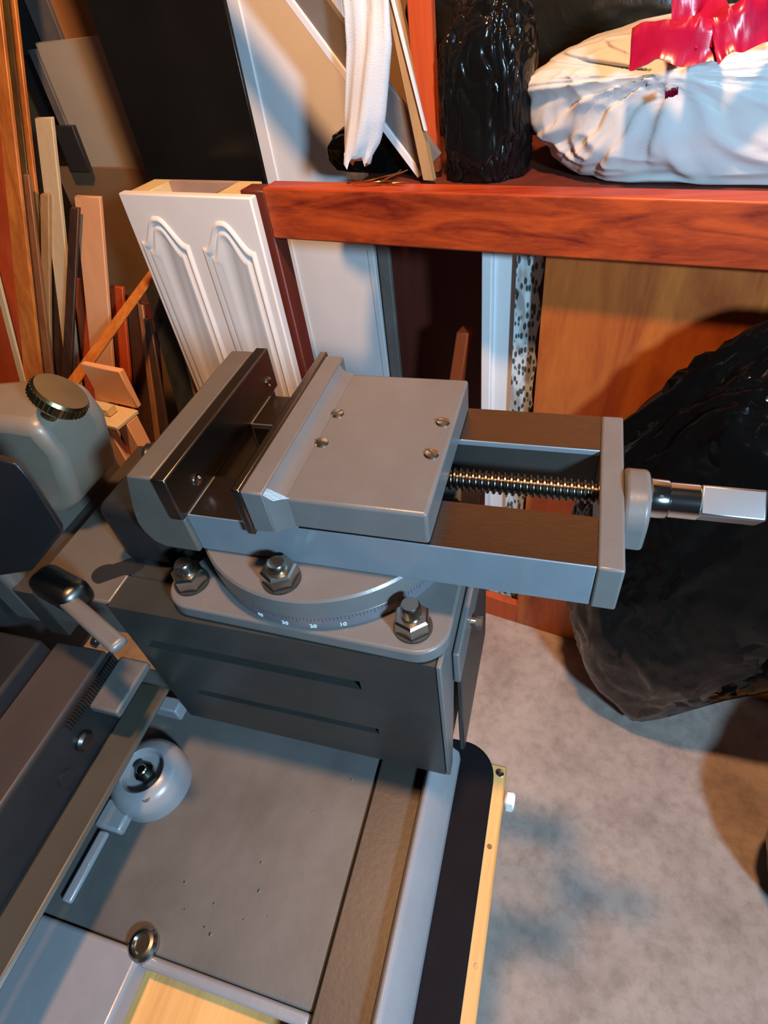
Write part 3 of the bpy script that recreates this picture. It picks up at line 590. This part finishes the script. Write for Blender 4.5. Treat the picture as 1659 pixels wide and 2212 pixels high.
# swivel base with four bolt ears
mb = MB(); PZ = -0.067
def ears():
    pts = []
    for (cx, cy, a0) in ((-0.104, -0.012, -90), (-0.104, 0.146, 0), (-0.273, 0.146, 90), (-0.273, -0.008, 180)):
        pts += arc(cx, cy, 0.0225, a0, a0 + 90, 8)
        if a0 == 90: pts += arc(-0.188, 0.067, 0.098, 150, 205, 8)
    return pts
MB().prism(ears(), lambda x, y: V(x, y, TT + 0.0003), lambda x, y: V(x, y, PZ)).build('swivel_base', 'paint', vs_, 0.002, 3)
DC = V(-0.1883, 0.0669, 0)
ring = MB().lathe([(0.0975, -0.067), (0.0975, -0.0545), (0.0965, -0.0535)], DC, n=96).build('scale_ring', 'scale', vs_, angle=40)
MB().lathe([(0.0965, -0.0535), (0.0985, -0.053), (0.0985, -0.037), (0.0970, -0.0353), (0.02, -0.0353)], DC, n=96).build('swivel_disc', 'paint', vs_, angle=40)
mb = MB()
for i in range(91):
    a = math.radians(-160 + i * 1.5); ln = 0.0052 if i % 7 == 0 else (0.0040 if i % 7 in (3, 4) else 0.0028)
    c_ = Vector((math.cos(a), math.sin(a), 0)); t_ = Vector((-math.sin(a), math.cos(a), 0)); q = DC + c_ * 0.0976
    za, zb = -0.0548, -0.0548 - ln
    mb.add([q - t_ * 0.00018 + Vector((0, 0, zb)), q + t_ * 0.00018 + Vector((0, 0, zb)), q + t_ * 0.00018 + Vector((0, 0, za)), q - t_ * 0.00018 + Vector((0, 0, za))], [(0, 1, 2, 3)])
mb.build('graduation_marks', 'ink', ring)
for txt, deg in (('40', -104.5), ('30', -92.5), ('20', -80.5), ('10', -68.5)):
    cu = bpy.data.curves.new('numeral', 'FONT'); cu.body = txt; cu.size = 0.0052; cu.align_x = 'CENTER'; cu.extrude = 0.0001
    to = bpy.data.objects.new('tmp', cu); COL.objects.link(to); bpy.context.view_layer.update()
    me = bpy.data.meshes.new_from_object(to.evaluated_get(bpy.context.evaluated_depsgraph_get())); bpy.data.objects.remove(to)
    a = math.radians(deg); c_ = Vector((math.cos(a), math.sin(a), 0)); t_ = Vector((-math.sin(a), math.cos(a), 0)); off = rootloc(ring)
    for vv in me.vertices:
        aa = a + vv.co.x / 0.0977; vv.co = DC + Vector((math.cos(aa), math.sin(aa), 0)) * (0.0977 + vv.co.z) + Vector((0, 0, -0.0655 + vv.co.y)) - off
    me.materials.clear(); me.materials.append(M['white_ink']); no = bpy.data.objects.new('numeral', me); COL.objects.link(no); no.parent = ring
def stud(c, hn=0.0125, af=0.0215, rot=0.0, top=0.023):
    st = MB().lathe([(0.0068, 0.001), (0.0068, top - 0.002), (0.0055, top)], c, n=28).build('stud', 'zinc', vs_, label='zinc-plated stud with washer and hex nut')
    MB().lathe([(0.0132, 0.0002), (0.0132, 0.0020), (0.007, 0.0022)], c, n=32).build('washer', 'washer', st)
    r = af / math.sqrt(3)
    nt_ = MB().lathe([(r * 0.90, 0.0022), (r, 0.0034), (r, hn), (r * 0.88, hn + 0.0016), (0.0070, hn + 0.0016)], c, n=6, rot=rot).build('nut', 'zinc', st, angle=20)
stud(V(-0.2785, -0.0085, PZ), rot=0.3)
stud(V(-0.1065, -0.0150, PZ), rot=0.7, top=0.026)
stud(V(-0.1935, -0.0155, -0.0353), 0.011, 0.0215, 0.5, 0.018)
# body: two rails, end plate with screw bearing
vbox(-0.262, -0.0002, 0.0, 0.0390, -0.035, 0.0).build('rail', 'railpaint_coollit', vs_, 0.0008, 2)
vbox(-0.262, -0.0002, 0.1015, 0.140, -0.035, 0.0).build('rail', 'railpaint_coollit', vs_, 0.0008, 2)
vbox(-0.259, -0.0004, 0.0006, 0.0384, 0.0, 0.0004).build('rail_way', 'ground', vs_, label='ground steel slideway')
vbox(-0.259, -0.0004, 0.1021, 0.1394, 0.0, 0.0004).build('rail_way', 'ground', vs_, label='ground steel slideway')
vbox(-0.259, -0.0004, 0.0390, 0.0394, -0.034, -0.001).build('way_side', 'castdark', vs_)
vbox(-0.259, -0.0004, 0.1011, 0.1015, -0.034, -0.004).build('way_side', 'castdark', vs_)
vbox(-0.275, -0.130, 0.0396, 0.1009, -0.035, -0.024).build('body_web', 'darksteel', vs_)
vbox(0.0, 0.0145, -0.0012, 0.1405, -0.0355, 0.0006).build('end_plate', 'paint', vs_, 0.0016, 3)
poly = [(0.0455, -0.034), (0.0945, -0.034), (0.0945, -0.018)] + arc(0.0745, -0.016, 0.0200, 0, 90, 8) + arc(0.0655, -0.016, 0.0200, 90, 180, 8) + [(0.0455, -0.018)]
MB().prism(poly, lambda y, z: V(0.0145, y, z), lambda y, z: V(0.0300, y, z)).build('screw_bearing', 'paint', vs_, 0.003, 3)
SCR = V(0, 0.070, -0.009)
# threaded screw as a helical ridge
N = 28; pitch = 0.0042; vs2 = []; fs2 = []; u0, u1 = -0.125, 0.002; steps = int((u1 - u0) / pitch * N)
pr = [(0.0, 0.0058), (0.22, 0.0062), (0.38, 0.0078), (0.62, 0.0078), (0.78, 0.0062)]
for k in range(steps + 1):
    a = 2 * math.pi * k / N; u = u0 + pitch * k / N
    for (f, r) in pr: vs2.append(SCR + Vector((u + f * pitch, r * math.cos(a), r * math.sin(a))))
m_ = len(pr)
for k in range(steps):
    for i in range(m_ - 1): fs2.append((k * m_ + i, k * m_ + i + 1, (k + 1) * m_ + i + 1, (k + 1) * m_ + i))
    if k + N + 1 <= steps: fs2.append((k * m_ + m_ - 1, (k + N) * m_, (k + N + 1) * m_, (k + 1) * m_ + m_ - 1))
MB().add(vs2, fs2).build('lead_screw', 'thread', vs_, angle=50)
MB().lathe([(0.0118, 0.030), (0.0125, 0.0305), (0.0125, 0.0400), (0.0118, 0.0410), (0.0112, 0.0412), (0.0112, 0.0575)], SCR, (1, 0, 0), 40).build('screw_shaft', 'chrome', vs_, angle=40, label='polished steel screw shaft')
MB().lathe([(0.0012, 0), (0.0012, 0.0006)], SCR + Vector((0.0355, -0.0082, 0.0092)), (0, -0.66, 0.75), 12).build('oil_hole', 'ink', vs_)
q = 0.0094; mb = MB(); p = []
for u in (0.0575, 0.0930):
    for (a, b_) in ((-q, -q), (q, -q), (q, q), (-q, q)):
        ca, sa = math.cos(math.radians(36)), math.sin(math.radians(36)); p.append(SCR + Vector((u, a * ca - b_ * sa, a * sa + b_ * ca)))
mb.hexa(p).build('square_drive', 'chromeflat', vs_, 0.0014, 2, label='bright square drive end')
# fixed jaw
prof = [(-0.2908, 0.034), (-0.301, 0.005), (-0.3045, -0.012), (-0.3030, -0.022), (-0.298, -0.031), (-0.290, -0.035), (-0.262, -0.035), (-0.262, -0.002), (-0.2712, 0.0), (-0.2712, 0.034)]
MB().prism(prof, lambda u, z: V(u, -0.0035, z), lambda u, z: V(u, 0.152, z)).build('fixed_jaw', 'tanpaint', vs_, 0.0015, 2)
fjp = MB().box(-0.2710, -0.2605, -0.0055, 0.1570, -0.0010, 0.0345, V).build('jaw_plate', 'jaw', vs_, 0.0012, 2, label='dark hardened steel jaw plate')
for (yy, zz) in ((0.143, 0.0115), (0.0215, 0.0120)):
    MB().lathe([(0.0042, 0), (0.0042, 0.0009), (0.0030, 0.0012), (0.0020, 0.0004)], V(-0.2605, yy, zz), (1, 0, 0), 20).build('cap_screw', 'chrome', fjp)
# moving jaw: block and taller jaw with a filleted step
fil = [(-0.1925 + 0.0, 0.034)] + [(-0.1810 - 0.0105 * math.cos(math.radians(t)), 0.0265 + 0.0070 * (1 - math.sin(math.radians(t)))) for t in range(0, 91, 15)]
vbox(-0.1922, -0.0944, 0.0, 0.1385, 0.0008, 0.026).build('sliding_block', 'paint', vs_, 0.0022, 3)
poly = [(-0.2075, 0.0), (-0.2075, 0.034), (-0.1935, 0.034), (-0.1915, 0.0315), (-0.1880, 0.0285), (-0.1838, 0.0268), (-0.1795, 0.0262), (-0.1795, 0.0008)]
MB().prism([(-0.2075, 0.0), (-0.2075, 0.034), (-0.1925, 0.034), (-0.1925, 0.0008)], lambda u, z: V(u, -0.0063, z), lambda u, z: V(u, 0.1495, z)).build('moving_jaw', 'paint', vs_, 0.0012, 2)
# fillets between jaw and block
MB().prism([(-0.1924, 0.0255), (-0.1924, 0.0339), (-0.1906, 0.0302), (-0.1883, 0.0278), (-0.1850, 0.0266), (-0.1815, 0.0262)], lambda u, z: V(u, 0.0002, z), lambda u, z: V(u, 0.1383, z)).build('fillet', 'paint', vs_)
MB().prism([(-0.1924, 0.0006), (-0.1924, -0.0060), (-0.1885, -0.0034), (-0.1845, -0.0012), (-0.179, 0.0004)], lambda u, y: V(u, y, 0.0008), lambda u, y: V(u, y, 0.0262 if u > -0.19 else 0.033)).build('fillet', 'paint', vs_)
MB().box(-0.2138, -0.2076, -0.0066, 0.1545, -0.0040, 0.0348, V).build('jaw_plate', 'ground', vs_, 0.0012, 2, label='dark hardened steel jaw plate')
for (uu, yy, rt) in ((-0.1778, 0.0872, 0.9), (-0.1778, 0.0544, -0.3), (-0.1025, 0.0857, -0.2), (-0.1030, 0.0523, 2.3)):
    sc = MB().lathe([(0.0048, 0), (0.0048, 0.0006), (0.0040, 0.0013), (0.001, 0.0016)], V(uu, yy, 0.026), n=24).build('slotted_screw', 'zinc', vs_)
    dx, dy = math.cos(rt), math.sin(rt); pp = []
    for zz in (0.0262, 0.0277):
        for (a, b_) in ((-1, -1), (1, -1), (1, 1), (-1, 1)): pp.append(V(uu + dx * a * 0.0042 - dy * b_ * 0.0006, yy + dy * a * 0.0042 + dx * b_ * 0.0006, zz))
    MB().hexa(pp).build('screw_slot', 'ink', sc)
